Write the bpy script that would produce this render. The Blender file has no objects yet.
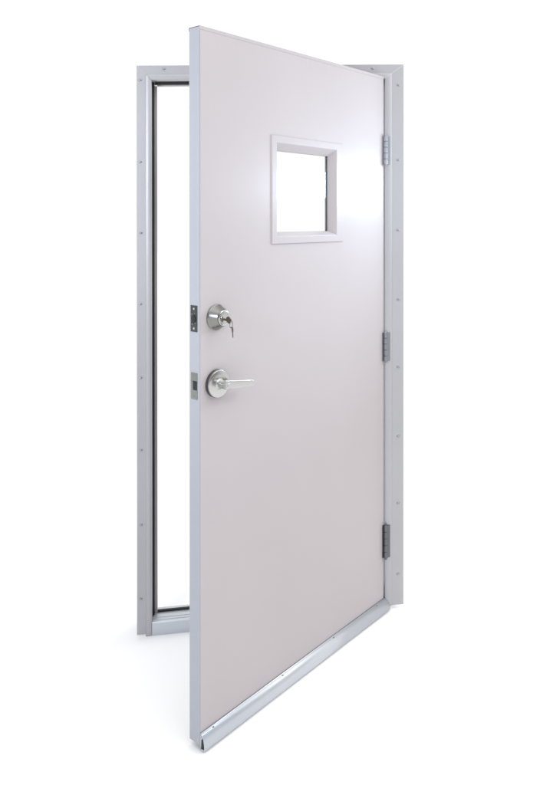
import bpy, bmesh, math, random
from mathutils import Vector, Matrix
random.seed(4)
S = bpy.context.scene
COL = S.collection
TH = 0.7001            # how far the leaf stands open
W, H, T = 0.914, 2.032, 0.0445
FLOOR = -0.0165

# ------------------------------------------------------------------ materials
def newmat(name):
    m = bpy.data.materials.new(name); m.use_nodes = True
    nt = m.node_tree
    return m, nt, nt.nodes['Principled BSDF']

def paint(name, col, rough, bump=0.02, var=0.03, scale=240, spec=0.5, metal=0.0, coat=0.0, stretch=None, rvar=0.05):
    m, nt, b = newmat(name)
    tc = nt.nodes.new('ShaderNodeTexCoord')
    mp = nt.nodes.new('ShaderNodeMapping')
    nt.links.new(tc.outputs['Object'], mp.inputs['Vector'])
    if stretch: mp.inputs['Scale'].default_value = stretch
    # broad, faint unevenness of the coating
    n1 = nt.nodes.new('ShaderNodeTexNoise'); n1.inputs['Scale'].default_value = 2.3; n1.inputs['Detail'].default_value = 4
    nt.links.new(tc.outputs['Object'], n1.inputs['Vector'])
    hs = nt.nodes.new('ShaderNodeMapRange')
    hs.inputs['From Min'].default_value = 0.3; hs.inputs['From Max'].default_value = 0.7
    hs.inputs['To Min'].default_value = 1 - var; hs.inputs['To Max'].default_value = 1 + var
    nt.links.new(n1.outputs['Fac'], hs.inputs['Value'])
    mul = nt.nodes.new('ShaderNodeVectorMath'); mul.operation = 'SCALE'
    mul.inputs[0].default_value = col
    nt.links.new(hs.outputs['Result'], mul.inputs['Scale'])
    nt.links.new(mul.outputs['Vector'], b.inputs['Base Color'])
    n2 = nt.nodes.new('ShaderNodeTexNoise'); n2.inputs['Scale'].default_value = scale; n2.inputs['Detail'].default_value = 3
    nt.links.new(mp.outputs['Vector'], n2.inputs['Vector'])
    bp = nt.nodes.new('ShaderNodeBump'); bp.inputs['Strength'].default_value = bump; bp.inputs['Distance'].default_value = 0.002
    nt.links.new(n2.outputs['Fac'], bp.inputs['Height'])
    nt.links.new(bp.outputs['Normal'], b.inputs['Normal'])
    rr = nt.nodes.new('ShaderNodeMapRange')
    rr.inputs['To Min'].default_value = rough - rvar; rr.inputs['To Max'].default_value = rough + rvar
    nt.links.new(n2.outputs['Fac'], rr.inputs['Value'])
    nt.links.new(rr.outputs['Result'], b.inputs['Roughness'])
    b.inputs['Metallic'].default_value = metal
    b.inputs['Specular IOR Level'].default_value = spec
    b.inputs['Coat Weight'].default_value = coat
    b.inputs['Coat Roughness'].default_value = 0.2
    return m

M_face  = paint('pinkish_white_paint', (0.466, 0.434, 0.446), 0.30, bump=0.010, var=0.022, scale=260, spec=0.20)
M_trim  = paint('window_trim_paint', (0.458, 0.428, 0.442), 0.30, bump=0.02, var=0.01, spec=0.22)
M_frame = paint('satin_grey_frame_metal', (0.425, 0.424, 0.442), 0.43, bump=0.05, var=0.03, scale=60,
                stretch=(6, 6, 0.25), metal=0.25)
M_edge  = paint('blue_grey_edge_metal', (0.39, 0.405, 0.445), 0.40, bump=0.04, var=0.02, scale=70, stretch=(6, 6, 0.3), metal=0.2)
M_alu   = paint('mill_aluminium', (0.56, 0.59, 0.63), 0.34, bump=0.06, var=0.03, scale=60, stretch=(0.3, 8, 8), metal=0.45)
M_shadeside= paint('shade_toned_nickel', (0.13, 0.13, 0.13), 0.35, bump=0.03, var=0.05, metal=0.9)  # nickel darkened to carry the shade on the rose's side
M_pin   = paint('dark_screw', (0.16, 0.17, 0.18), 0.35, bump=0.03, var=0.05, metal=0.7)
M_steel = paint('satin_nickel', (0.51, 0.51, 0.50), 0.25, bump=0.05, var=0.03, scale=160, stretch=(1, 1, 6), metal=1.0)
M_cast  = paint('dull_nickel', (0.26, 0.26, 0.245), 0.26, bump=0.05, var=0.05, scale=140, metal=1.0)
M_lock  = paint('lock_case_steel', (0.085, 0.085, 0.085), 0.35, bump=0.6, var=0.3, scale=330, metal=0.9)
M_plate = paint('latch_plate_steel', (0.26, 0.265, 0.245), 0.32, bump=0.2, var=0.2, scale=160, metal=1.0)
M_hinge = paint('hinge_steel', (0.27, 0.28, 0.31), 0.36, bump=0.05, var=0.08, scale=120, metal=0.8)
M_hingep= paint('painted_hinge', (0.30, 0.31, 0.34), 0.42, bump=0.03, var=0.04, scale=120, metal=0.3)
M_hdark = paint('dark_hinge_steel', (0.15, 0.155, 0.165), 0.34, bump=0.1, var=0.1, scale=120, metal=0.85)
M_rub   = paint('black_rubber', (0.018, 0.02, 0.022), 0.55, bump=0.1, var=0.2, scale=90, spec=0.35)
M_brass = paint('worn_key_metal', (0.15, 0.135, 0.11), 0.3, bump=0.1, var=0.1, scale=200, metal=1.0)
M_screw = paint('zinc_screw', (0.34, 0.35, 0.37), 0.3, bump=0.05, var=0.05, metal=0.9)
M_floor = paint('white_studio_floor', (0.90, 0.90, 0.90), 0.9, bump=0.0, var=0.004, spec=0.0)

m, nt, b = newmat('window_glass'); M_glass = m
nt.nodes.remove(b)
tr = nt.nodes.new('ShaderNodeBsdfTransparent'); tr.inputs['Color'].default_value = (0.985, 0.99, 0.985, 1)
gl = nt.nodes.new('ShaderNodeBsdfGlossy'); gl.inputs['Roughness'].default_value = 0.02
mx = nt.nodes.new('ShaderNodeMixShader')
mx.inputs[0].default_value = 0.045; nt.links.new(tr.outputs[0], mx.inputs[1]); nt.links.new(gl.outputs[0], mx.inputs[2])
nt.links.new(mx.outputs[0], nt.nodes['Material Output'].inputs['Surface'])

# ------------------------------------------------------------------ helpers
def link(name, bm, mat, parent=None, smooth=False, bevel=0.0, seg=2):
    bmesh.ops.recalc_face_normals(bm, faces=bm.faces)
    me = bpy.data.meshes.new(name); bm.to_mesh(me); bm.free()
    me.materials.append(mat)
    o = bpy.data.objects.new(name, me); COL.objects.link(o)
    if parent: o.parent = parent
    if smooth:
        for p in me.polygons: p.use_smooth = True
        e = o.modifiers.new('split', 'EDGE_SPLIT'); e.split_angle = math.radians(38)
    if bevel:
        bv = o.modifiers.new('bevel', 'BEVEL'); bv.width = bevel; bv.segments = seg; bv.limit_method = 'ANGLE'
        bv.angle_limit = math.radians(35)
    return o

def thing(name, label, cat, loc=(0, 0, 0), rz=0.0):
    o = bpy.data.objects.new(name, None); COL.objects.link(o)
    o.empty_display_size = 0.1
    o.location = loc; o.rotation_euler = (0, 0, rz); o['label'] = label; o['category'] = cat; o['kind'] = 'thing'
    return o

def box(bm, a, c):
    vs = [bm.verts.new((x, y, z)) for x in (a[0], c[0]) for y in (a[1], c[1]) for z in (a[2], c[2])]
    for f in ((0,1,3,2),(4,6,7,5),(0,4,5,1),(2,3,7,6),(0,2,6,4),(1,5,7,3)):
        bm.faces.new([vs[i] for i in f])
    return bm

def loft(bm, rings, cap=True, closed=True):
    vr = [[bm.verts.new(p) for p in r] for r in rings]
    n = len(vr[0])
    for a, c in zip(vr, vr[1:]):
        for i in range(n if closed else n - 1):
            j = (i + 1) % n
            bm.faces.new((a[i], a[j], c[j], c[i]))
    if cap:
        bm.faces.new(vr[0]); bm.faces.new(vr[-1])
    return bm

def lathe_y(bm, cx, cz, prof, n=48, cap=True):
    """profile of (radius, y) turned about an axis parallel to local y"""
    rings = [[(cx + r*math.cos(2*math.pi*i/n), y, cz + r*math.sin(2*math.pi*i/n)) for i in range(n)] for r, y in prof]
    return loft(bm, rings, cap)

def tube_z(bm, cx, cy, z0, z1, r, n=20):
    rings = [[(cx + q*math.cos(2*math.pi*i/n), cy + q*math.sin(2*math.pi*i/n), z) for i in range(n)]
             for q, z in ((r*.8, z0), (r, z0+.0012), (r, z1-.0012), (r*.8, z1))]
    return loft(bm, rings)

# ------------------------------------------------------------------ door frame
frame = thing('door_frame', 'satin blue-grey metal door frame with exposed screws and black seal standing upright on white floor',
              'door frame', (-0.42, 0, FLOOR))
FX, FZ = -0.42, FLOOR
def L(x, y, z): return Vector((x - FX, y, z - FZ))

XL, XR = -0.918, 0.078
ZTL, ZTR = 2.039, 2.083
slope = (ZTR - ZTL) / (XR - XL)
# jamb section: (distance in from the outer edge, y)
prof = [(0, 0), (.0325, 0), (.0335, -.0032), (.0365, -.0042), (.0440, -.0042), (.0490, -.0036), (.0515, -.0018), (.0522, .0010),
        (.0522, .044), (.0522, .052), (.060, .052), (.060, .066), (.0522, .066), (.0522, .105), (.036, .105), (.036, .0025), (0, .0025)]
def member(name, p0, d0, p1, d1, k=None):
    bm = bmesh.new()
    pr = prof
    loft(bm, [[L(p0[0] + u*d0[0], y, p0[1] + u*d0[1]) for u, y in pr],
              [L(p1[0] + u*d1[0], y, p1[1] + u*d1[1]) for u, y in pr]])
    return link(name, bm, M_frame, frame, smooth=True)
RW = 1.42   # the hinge jamb shows wider
ml = (1.0, -1.0 + slope); mr = (-RW, -1.0 - slope*RW)
e = 0.0004
member('jamb', (XL, -.0095), (1, 0), (XL, ZTL - e), ml)
j2 = member('jamb', (XR, .003), (-RW, 0), (XR, ZTR - e), mr)
j2['label'] = 'hinge-side jamb carrying the three hinges'
member('header', (XL + e, ZTL), ml, (XR - e, ZTR), mr)
# coped toe below the hinge jamb
bm = bmesh.new(); box(bm, L(.0015, .003, -.0155), L(.026, .09, .0025)); link('jamb_toe', bm, M_frame, frame, bevel=.002)

# sill: sloped front nose, ribbed tread, back stop
bm = bmesh.new()
sp = [(-.0030, -.0160), (-.0036, .000), (-.0034, .018), (-.0022, .0275), (.0015, .0308), (.010, .0312), (.0105, .0330), (.014, .0330), (.0145, .0315),
      (.024, .0322), (.0245, .0340), (.028, .0340), (.0285, .0325), (.045, .0333), (.048, .0333), (.090, .0333), (.100, .028), (.100, -.0160)]
xa, xb = XL + .0525, XR - .0525*RW
loft(bm, [[L(x, y, z) for y, z in sp] for x in (xa + .0002, xb - .002)])
link('sill', bm, M_alu, frame, smooth=True)
bm = bmesh.new(); box(bm, L(XL + .030, -.0030, -.0160), L(XL + .0518, .09, -.0092)); link('jamb_toe', bm, M_frame, frame, bevel=.001)

# black seal round the rabbet
bm = bmesh.new()
gx0, gx1 = XL + .0522, XR - .0522*RW
def ztop(x, u): return ZTL + slope*(x - XL) - u
def strip(bm, a, c): box(bm, L(*a), L(*c))
strip(bm, (gx0 + .0002, .030, .034), (gx0 + .0030, .0515, ztop(gx0, .054)))
strip(bm, (gx0 + .0030, .040, .034), (gx0 + .0072, .0515, ztop(gx0, .054)))
link('seal', bm, M_rub, frame, bevel=.0012)
bm = bmesh.new()
for (y0, y1, d0, d1) in ((.030, .0515, .0524, .0552), (.040, .0515, .0552, .0605)):
    loft(bm, [[L(x, y0, ztop(x, d0)), L(x, y1, ztop(x, d0)), L(x, y1, ztop(x, d1)), L(x, y0, ztop(x, d1))] for x in (gx0 + .011, gx1 - .003)])
link('seal', bm, M_rub, frame, bevel=.001)
bm = bmesh.new(); box(bm, L(gx0 + .011, .056, .0335), L(gx1 - .003, .066, .0405)); link('seal', bm, M_rub, frame, bevel=.0015)
# pale stop lips behind the seals
bm = bmesh.new(); box(bm, L(XL+.0602, .0535, .034), L(XL + .0695, .066, ztop(XL, .061))); link('stop_lip', bm, M_trim, frame, bevel=.001)
bm = bmesh.new()
loft(bm, [[L(x, .0535, ztop(x, .0605)), L(x, .066, ztop(x, .0605)), L(x, .066, ztop(x, .0652)), L(x, .0535, ztop(x, .0652))] for x in (XL + .070, gx1 - .006)])
link('stop_lip', bm, M_trim, frame, bevel=.001)

# screws
def screw_bm(r=.0048, h=.0034):
    bm = bmesh.new()
    lathe_y(bm, 0, 0, [(r, 0.0004), (r, -.0008), (r*.92, -h*.62), (r*.62, -h*.93), (r*.2, -h)], 16)
    return bm
sc0 = None
def put_screw(x, z, y=0.0, parent=frame, loc=None):
    global sc0
    if sc0 is None:
        sc0 = link('screw', screw_bm(), M_screw, parent, smooth=True); o = sc0
    else:
        o = sc0.copy(); COL.objects.link(o); o.parent = parent
    o.location = loc if loc is not None else L(x, y, z)
    o.rotation_euler = (random.uniform(-.05, .05), random.uniform(-.15, .15), 0); o.scale = (1.30, 1, .72)
    return o
for z in (1.988, 1.693, 1.438, 1.182, .916, .656, .386, .119): put_screw(-.9045 + random.uniform(-.001, .001), z)
for z in (2.003, 1.715, 1.446, 1.179, .919, .653, .395, .121): put_screw(.0565 + random.uniform(-.001, .001), z)
put_screw(-.822, 2.031); put_screw(-.045, 2.063)

# hinges (knuckle line in front of the jamb's inner corner)
def hinge(z0, z1, mat, lab):
    k = bpy.data.objects.new('hinge', None); COL.objects.link(k); k.parent = frame; k.location = L(.004, -.009, z0)
    k.empty_display_size = .03; k['label'] = lab
    h = z1 - z0
    def nm(name, bm, **q): return link(name, bm, mat, k, **q)
    n = 5
    for i in range(n):
        bm = bmesh.new(); tube_z(bm, 0, 0, h*i/n + .0004, h*(i+1)/n - .0004, .0072)
        nm('knuckle', bm, smooth=True)
    bm = bmesh.new(); tube_z(bm, 0, 0, -.004, h + .004, .0045); nm('pin', bm, smooth=True)
    # leaf on the jamb
    bm = bmesh.new(); box(bm, (.0075, .0020, .002), (.0190, .0046, h - .002)); nm('hinge_leaf', bm, bevel=.0008)
    bm = bmesh.new(); box(bm, (.0045, -.0025, .002), (.0100, .0042, h - .002)); nm('hinge_web', bm, bevel=.0008)
    # leaf wrapped on the door face
    d = Vector((-math.cos(TH), -math.sin(TH), 0)); nn = Vector((math.sin(TH), -math.cos(TH), 0))
    o = Vector((-.004, .009, 0))
    bm = bmesh.new()
    vs = []
    pts = [(.001, .0006), (.012, .0006), (.012, .0028), (.001, .0045)]
    loft(bm, [[o + d*s + nn*t + Vector((0, 0, z)) for s, t in pts] for z in (.002, h - .002)])
    nm('hinge_leaf', bm, bevel=.0005)
    return k
hinge(1.695, 1.806, M_hingep, 'top hinge, painted pale grey')
hinge(.944, 1.056, M_hinge, 'middle hinge, bare steel')
hinge(.190, .318, M_hdark, 'bottom hinge, dark steel')

# ------------------------------------------------------------------ door leaf; local x = across the leaf from the hinge, local y = out of the outer face
door = thing('door', 'tall pinkish-white steel door standing open, with small square window, drip cap and lever', 'door',
             (0, 0, 0), math.pi + TH)
w0, w1, wz0, wz1 = .292, .610, 1.426, 1.736
bm = bmesh.new()
xs = [0.002, w0, w1, W]; zs = [0.0, wz0, wz1, H]
fr_, bk = {}, {}
for i, x in enumerate(xs):
    for j, z in enumerate(zs):
        fr_[i, j] = bm.verts.new((x, 0, z)); bk[i, j] = bm.verts.new((x, -T, z))
for i in range(3):
    for j in range(3):
        if (i, j) == (1, 1): continue
        bm.faces.new([fr_[i, j], fr_[i+1, j], fr_[i+1, j+1], fr_[i, j+1]])
        bm.faces.new([bk[i, j], bk[i, j+1], bk[i+1, j+1], bk[i+1, j]])
for i in range(3):
    bm.faces.new([fr_[i, 0], bk[i, 0], bk[i+1, 0], fr_[i+1, 0]]); bm.faces.new([fr_[i, 3], fr_[i+1, 3], bk[i+1, 3], bk[i, 3]])
    bm.faces.new([fr_[0, i], fr_[0, i+1], bk[0, i+1], bk[0, i]]); bm.faces.new([fr_[3, i], bk[3, i], bk[3, i+1], fr_[3, i+1]])
ring = [(1, 1), (2, 1), (2, 2), (1, 2)]
for a, c in zip(ring, ring[1:] + ring[:1]): bm.faces.new([fr_[a], fr_[c], bk[c], bk[a]])
link('door_panel', bm, M_face, door, bevel=.0012)
# edge channel on the lock edge, a shallow folded strip
bm = bmesh.new()
cp = [(W + .0003, .0004), (W + .0022, -.0008), (W + .0022, -T + .0008), (W + .0003, -T - .0004)]
loft(bm, [[(x, y, z) for x, y in cp] for z in (.0005, H - .0012)])
link('edge_channel', bm, M_edge, door, bevel=.0006)
# folded top cap
bm = bmesh.new()
loft(bm, [[(x, .0008, H - .009), (x, .0010, H + .0010), (x, -T - .0010, H + .0010), (x, -T - .0012, H - .009), (x, -T - .0002, H - .009), (x, -T - .0002, H + .0003), (x, .0002, H + .0003), (x, .0002, H - .009)] for x in (.003, W + .0024)])
link('top_cap', bm, M_trim, door)

# window kit
def frame_ring(bm, outer, inner, yo, yi):
    """4-sided ring between two rectangles (x0,z0,x1,z1) at depths yo, yi"""
    def c(r, y): return [bm.verts.new(p) for p in ((r[0], y, r[1]), (r[2], y, r[1]), (r[2], y, r[3]), (r[0], y, r[3]))]
    a, b_ = c(outer, yo), c(inner, yi)
    for i in range(4): bm.faces.new((a[i], a[(i+1) % 4], b_[(i+1) % 4], b_[i]))
    return a, b_
def lite_bm(side):
    bm = bmesh.new()
    yf = .0052 if side > 0 else -T - .0052
    y0 = .0003 if side > 0 else -T - .0003
    ym = -.0185 if side > 0 else -.0285
    O = (.260, 1.408, .6245, 1.7535); O1 = (.262, 1.410, .6225, 1.7515); I = (.300, 1.434, .602, 1.728); G = (.3205, 1.4465, .5815, 1.7065)
    secs = [(O, y0), (O1, yf), ((.2975, 1.4315, .6045, 1.7305), yf*1.0 if side > 0 else yf), (I, yf - .0018*side), (G, ym), ((.311, 1.437, .591, 1.716), ym), ((w0+.0006, wz0+.0006, w1-.0006, wz1-.0006), y0 - .0035*side)]
    rr = []
    for r, y in secs: rr.append([bm.verts.new(p) for p in ((r[0], y, r[1]), (r[2], y, r[1]), (r[2], y, r[3]), (r[0], y, r[3]))])
    for a, b_ in zip(rr, rr[1:] + rr[:1]):
        for i in range(4): bm.faces.new((a[i], a[(i+1) % 4], b_[(i+1) % 4], b_[i]))
    return bm
wf = link('window_frame', lite_bm(1), M_trim, door, bevel=.0007)
link('window_frame', lite_bm(-1), M_trim, door, bevel=.0007)
bm = bmesh.new(); box(bm, (.3125, -.0265, 1.4385), (.5895, -.0205, 1.7145)); link('window_pane', bm, M_glass, wf)
bm = bmesh.new()
G = (.3205, 1.4465, .5815, 1.7065); k = .0006
for a, c in (((G[0]-.002, -.0204, G[1]), (G[0]+k, -.0187, G[3])), ((G[2]-k, -.0204, G[1]), (G[2]+.002, -.0187, G[3]))):
    bm = bmesh.new(); box(bm, a, c); link('glazing_seal', bm, M_hingep, wf)

# drip cap along the foot of the outer face
bm = bmesh.new()
def drip():
    P = [(.0002, .0330), (.0016, .0330)]
    for i in range(15):                      # swelling quarter-round front
        a = math.radians(86 - i*8.2)
        P.append((.0020 + .0180*math.cos(a)**.9 if a > 0 else .0200*math.cos(a), -.0030 + .0345*math.sin(a) if a > 0 else -.0030 + .0200*math.sin(a)))
    return P + [(.0165, -.0120), (.0135, -.0133), (.0090, -.0135), (.0002, -.0125)]
dp = drip()
loft(bm, [[(x, y, z) for y, z in [(q[0], q[1] + .0015) for q in dp]] for x in (-.010, W + .001)], cap=False)
dc = link('drip_cap', bm, M_alu, door, smooth=True)
so = dc.modifiers.new('thick', 'SOLIDIFY'); so.thickness = .0030; so.offset = -1
bm = bmesh.new(); box(bm, (-.004, .0019, -.010), (W - .0005, .0135, .016)); link('drip_cap_hollow_shade', bm, M_rub, door, bevel=.002)  # black plug added for the darkness inside the hollow bar end
ds0 = None
for sx_ in (.872, .579, .318, .058):
    if ds0 is None: ds0 = q = link('screw', screw_bm(.0050, .0040), M_pin, dc, smooth=True)
    else: q = ds0.copy(); COL.objects.link(q); q.parent = dc
    q.location = (sx_, .0042, .0300); q.rotation_euler = (math.pi - .75, 0, 0)

# deadbolt
DX, DZ = .853, 1.2045
db = bpy.data.objects.new('deadbolt', None); COL.objects.link(db); db.parent = door; db.location = (DX, 0, DZ); db.empty_display_size = .03
bm = bmesh.new(); lathe_y(bm, 0, 0, [(.0372, .0003), (.0375, .003), (.0355, .0052), (.0345, .0062), (.0250, .0295), (.0240, .0310), (.0170, .0315)], 56)
link('rose', bm, M_cast, db, smooth=True)
bm = bmesh.new(); lathe_y(bm, 0, 0, [(.0222, .0308), (.0222, .0336), (.0205, .0346), (.0150, .0346), (.0145, .0338), (.0138, .0338), (.0132, .0352), (.0040, .0356)], 40)
link('lock_cylinder', bm, M_steel, db, smooth=True)
# lever set
LX, LZ = .8545, 1.0140
lv = bpy.data.objects.new('lever_handle', None); COL.objects.link(lv); lv.parent = door; lv.location = (LX, 0, LZ); lv.empty_display_size = .03
bm = bmesh.new(); lathe_y(bm, 0, 0, [(.0385, .0100), (.0396, .0112), (.0392, .0136), (.0370, .0146), (.0250, .0158), (.0160, .0166)], 64)
link('rose', bm, M_steel, lv, smooth=True)
bm = bmesh.new(); lathe_y(bm, 0, 0, [(.0400, .0003), (.0402, .0105), (.0390, .0112)], 64); link('rose_side_shade', bm, M_shadeside, lv, smooth=True)  # rose side: shadow gap and dark reflection put into the colour
bm = bmesh.new(); lathe_y(bm, 0, 0, [(.0165, .0160), (.0150, .0185), (.0125, .0210), (.0115, .0300), (.0118, .0460), (.0112, .0560), (.0080, .0590)], 36)
link('neck', bm, M_steel, lv, smooth=True)
bm = bmesh.new()
rings = []
N = 14
for i in range(N + 1):
    f = i / N
    x = .0125 - .1135*f
    zc = .0105 - .0135*f
    hh = (.0132 - .0040*f) * (1 if f < .93 else (1 - ((f - .93)/.07)**2*.35))
    yy = .0520 + .0015*math.sin(f*math.pi*.9)
    th = .0056 - .0014*f
    r_ = []
    for a in range(20):
        t = 2*math.pi*a/20
        cx_, sx_ = math.cos(t), math.sin(t)
        r_.append((x, yy + th*math.copysign(abs(cx_)**.30, cx_), zc - .006 + hh*math.copysign(abs(sx_)**.45, sx_)))
    rings.append(r_)
loft(bm, rings); link('lever', bm, M_steel, lv, smooth=True, bevel=.0012)

# plates let into the lock edge (edge channel outer face is at W + .0022)
XE = W + .0022
bp_ = bpy.data.objects.new('deadbolt_faceplate', None); COL.objects.link(bp_); bp_.parent = door; bp_.location = (XE, -.0228, 1.205)
bm = bmesh.new()
box(bm, (.0001, -.0142, -.0375), (.0014, .0142, .0375)); link('plate', bm, M_lock, bp_, bevel=.0004)
bm = bmesh.new(); rings = [[(x, .0095*r*math.cos(2*math.pi*i/24)*.9, -.002 + .0125*r*math.sin(2*math.pi*i/24)) for i in range(24)] for x, r in ((.0012, 1), (.0028, 1), (.0032, .8))]
loft(bm, rings); link('bolt', bm, M_rub, bp_, smooth=True)
for z in (-.028, .028):
    bm = bmesh.new(); rings = [[(x, .0036*r*math.cos(2*math.pi*i/16), z + .0036*r*math.sin(2*math.pi*i/16)) for i in range(16)] for x, r in ((.0013, 1), (.0022, .8), (.0024, .3))]
    loft(bm, rings); link('screw', bm, M_steel, bp_, smooth=True)
for (y, z, a, c) in ((-.007, .013, .005, .0035), (.004, .016, .003, .003), (.006, -.012, .004, .005), (-.006, -.016, .006, .003)):
    bm = bmesh.new(); box(bm, (.0013, y - a/2, z - c/2), (.0024, y + a/2, z + c/2)); link('rivet', bm, M_plate, bp_, bevel=.0006)
lp = bpy.data.objects.new('latch_faceplate', None); COL.objects.link(lp); lp.parent = door; lp.location = (XE, -.0222, 1.0135)
bm = bmesh.new(); box(bm, (.0001, -.0135, -.0375), (.0014, .0135, .0375)); link('plate', bm, M_plate, lp, bevel=.0004)
bm = bmesh.new(); box(bm, (.0012, -.0035, -.0110), (.0022, .0125, .0150)); link('latch_recess_shade', bm, M_rub, lp, bevel=.0010)  # solid black block painted in for the shade of the bolt recess
bm = bmesh.new()
loft(bm, [[(.0012, -.0112, z), (.0026, -.0108, z), (.0026, -.0060, z), (.0012, -.0046, z)] for z in (-.0095, .0135)]); link('latch_bolt', bm, M_plate, lp, bevel=.0005)
for z in (-.029, .029):
    bm = bmesh.new(); rings = [[(x, .0036*r*math.cos(2*math.pi*i/16), z + .0036*r*math.sin(2*math.pi*i/16)) for i in range(16)] for x, r in ((.0013, 1), (.0022, .8), (.0024, .3))]
    loft(bm, rings); link('screw', bm, M_cast, lp, smooth=True)

# ------------------------------------------------------------------ keys left in the lock (own thing)
R = Matrix.Rotation(math.pi + TH, 4, 'Z')
kp = R @ Vector((DX, .0358, DZ - .004))
keys = thing('key_bunch', 'small dark keys left hanging from the round deadbolt cylinder above the lever', 'keys', kp, math.pi + TH)
def key_shape(bm, bowc, r, blade_to, axis_w, th):
    """flat key in local space: bow disc at bowc, blade to blade_to; axis_w = widthwise direction"""
    a = Vector(bowc); c = Vector(blade_to); d = (c - a).normalized(); w = Vector(axis_w).normalized(); n = d.cross(w).normalized()
    out = []
    for i in range(15):
        t = math.radians(-150 + i*300/14)
        out.append(a + (-d)*r*math.cos(t) + w*r*math.sin(t))
    b0 = a + d*r*.93
    l = (c - b0).length
    hw = r*.36
    out2 = [b0 + w*hw]
    for i in range(5):
        f = (i + .5)/5.3
        out2.append(b0 + d*l*f + w*hw*(1 if i % 2 == 0 else .62))
    out2 += [c + w*hw*.3, c - w*hw*.5, b0 - w*hw]
    out += out2 if (out[-1]-out2[0]).length < (out[-1]-out2[-1]).length else out2[::-1]
    loft(bm, [[p + n*s*th/2 for p in out] for s in (-1, 1)])
    return bm
bm = bmesh.new(); key_shape(bm, (0, .0165, 0), .0105, (0, -.006, 0), (.25, 0, 1), .0024); link('key', bm, M_brass, keys, bevel=.0004)
bm = bmesh.new()
def torus(bm, c, R0, r0, ax1, ax2, n=28, m=8):
    ax1 = Vector(ax1).normalized(); ax2 = Vector(ax2).normalized(); ax3 = ax1.cross(ax2)
    vs = [[bm.verts.new(Vector(c) + (ax1*math.cos(a) + ax2*math.sin(a))*(R0 + r0*math.cos(b)) + ax3*r0*math.sin(b)) for b in [2*math.pi*j/m for j in range(m)]] for a in [2*math.pi*i/n for i in range(n)]]
    for i in range(n):
        for j in range(m): bm.faces.new((vs[i][j], vs[(i+1) % n][j], vs[(i+1) % n][(j+1) % m], vs[i][(j+1) % m]))
torus(bm, (-.002, .0245, -.012), .0095, .0010, (.7, .3, 0), (0, .1, 1)); link('key_ring', bm, M_cast, keys, smooth=True)
bm = bmesh.new(); key_shape(bm, (-.004, .0270, -.0265), .0088, (-.008, .0250, -.050), (.5, .85, 0), .0022); link('key', bm, M_brass, keys, bevel=.0004)

# ------------------------------------------------------------------ white floor
bm = bmesh.new()
n = 64
vs = [bm.verts.new((30*math.cos(2*math.pi*i/n), 30*math.sin(2*math.pi*i/n), FLOOR)) for i in range(n)]
bm.faces.new(vs)
fl = link('floor', bm, M_floor); fl['kind'] = 'structure'; fl['label'] = 'plain white studio floor under the door'

# ------------------------------------------------------------------ studio surround: white all round, brighter overhead, dimmer on the camera's side
wd = bpy.data.worlds.new('World'); S.world = wd; wd.use_nodes = True
nt = wd.node_tree; bg = nt.nodes['Background']
tc = nt.nodes.new('ShaderNodeTexCoord'); sep = nt.nodes.new('ShaderNodeSeparateXYZ')
nt.links.new(tc.outputs['Generated'], sep.inputs[0])
def rng(src, a, b_, ca, cb):
    mr_ = nt.nodes.new('ShaderNodeMapRange'); mr_.data_type = 'FLOAT_VECTOR'; mr_.interpolation_type = 'SMOOTHSTEP'
    cmb = nt.nodes.new('ShaderNodeCombineXYZ')
    for i in range(3): nt.links.new(src, cmb.inputs[i])
    nt.links.new(cmb.outputs[0], mr_.inputs['Vector'])
    mr_.inputs[7].default_value = (a,)*3; mr_.inputs[8].default_value = (b_,)*3
    mr_.inputs[9].default_value = ca; mr_.inputs[10].default_value = cb
    return mr_.outputs['Vector']
def mix(fac, A, B):
    m_ = nt.nodes.new('ShaderNodeMix'); m_.data_type = 'VECTOR'
    nt.links.new(fac, m_.inputs['Factor'])
    for s, q in ((A, 4), (B, 5)):
        if isinstance(s, tuple): m_.inputs[q].default_value = s
        else: nt.links.new(s, m_.inputs[q])
    return m_.outputs[1]
def fac(src, a, b_):
    mr_ = nt.nodes.new('ShaderNodeMapRange'); mr_.interpolation_type = 'SMOOTHSTEP'
    nt.links.new(src, mr_.inputs['Value']); mr_.inputs['From Min'].default_value = a; mr_.inputs['From Max'].default_value = b_
    return mr_.outputs['Result']
front = rng(sep.outputs['X'], -.7, .7, (.40, .48, .62), (.16, .125, .105))     # camera side: bluish left, warmer right
lat = mix(fac(sep.outputs['Y'], -.35, .05), front, (1.06, 1.06, 1.06))       # behind: plain white
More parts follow.
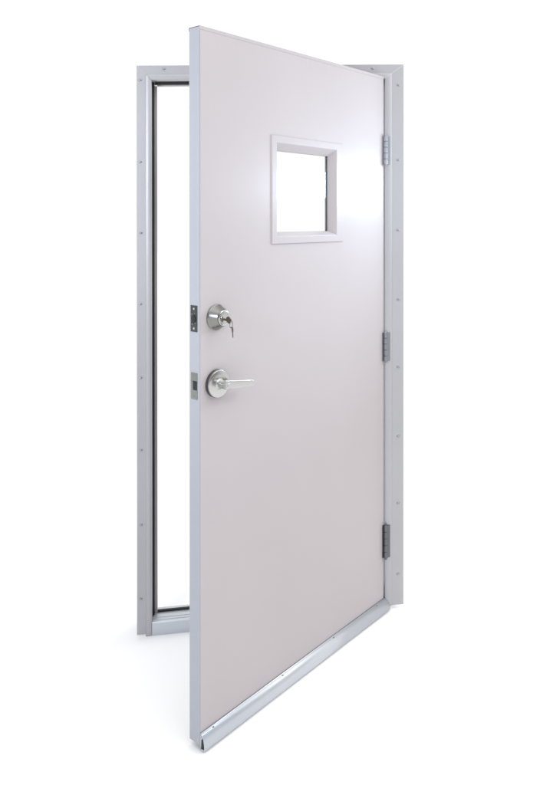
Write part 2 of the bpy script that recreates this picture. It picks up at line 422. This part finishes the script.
dt = nt.nodes.new('ShaderNodeVectorMath'); dt.operation = 'DOT_PRODUCT'; nt.links.new(tc.outputs['Generated'], dt.inputs[0])
dt.inputs[1].default_value = Vector((.30, -.20, .93)).normalized()
allc = mix(fac(dt.outputs['Value'], .50, .88), lat, (1.86, 1.86, 1.86))
nt.links.new(allc, bg.inputs['Color']); bg.inputs['Strength'].default_value = 1.0

def area(name, loc, target, sx, sy, power, col, spread=180):
    l = bpy.data.lights.new(name, 'AREA'); l.shape = 'RECTANGLE'; l.size = sx; l.size_y = sy; l.energy = power; l.color = col
    l.spread = math.radians(spread)
    o = bpy.data.objects.new(name, l); COL.objects.link(o); o.location = loc
    o.rotation_euler = (Vector(target) - Vector(loc)).to_track_quat('-Z', 'Z').to_euler()
    return o
area('softbox', (.86, .020, 1.66), (0.0, .020, 1.62), .13, .95, 4.0, (.70, .85, 1.0), 84)
area('key_lamp', (1.7, -1.6, 2.9), (-.2, -.2, .6), 1.2, 1.2, 23, (1.0, .96, .93))

area('fill_lamp', (-2.1, -2.0, 1.9), (-.85, 0, 1.45), .5, .5, 7.5, (.90, .94, 1.0), 85)

# ------------------------------------------------------------------ camera
cam = bpy.data.cameras.new('camera'); co = bpy.data.objects.new('camera', cam); COL.objects.link(co)
yaw, pit = .1814, -.0037
Rr = Vector((math.cos(yaw), -math.sin(yaw), 0)); F = Vector((math.sin(yaw)*math.cos(pit), math.cos(yaw)*math.cos(pit), math.sin(pit))); U = Rr.cross(F)
co.matrix_world = Matrix(((Rr.x, U.x, -F.x, -.71661), (Rr.y, U.y, -F.y, -2.58409), (Rr.z, U.z, -F.z, 1.48588), (0, 0, 0, 1)))
cam.sensor_fit = 'VERTICAL'; cam.sensor_height = 36; cam.lens = 697.34/785*36
cam.shift_x = -51.60/785; cam.shift_y = -170.27/785
cam.clip_start = .05; cam.clip_end = 200
S.camera = co
S.view_settings.view_transform = 'Standard'; S.view_settings.look = 'None'; S.view_settings.exposure = 0; S.view_settings.gamma = 1
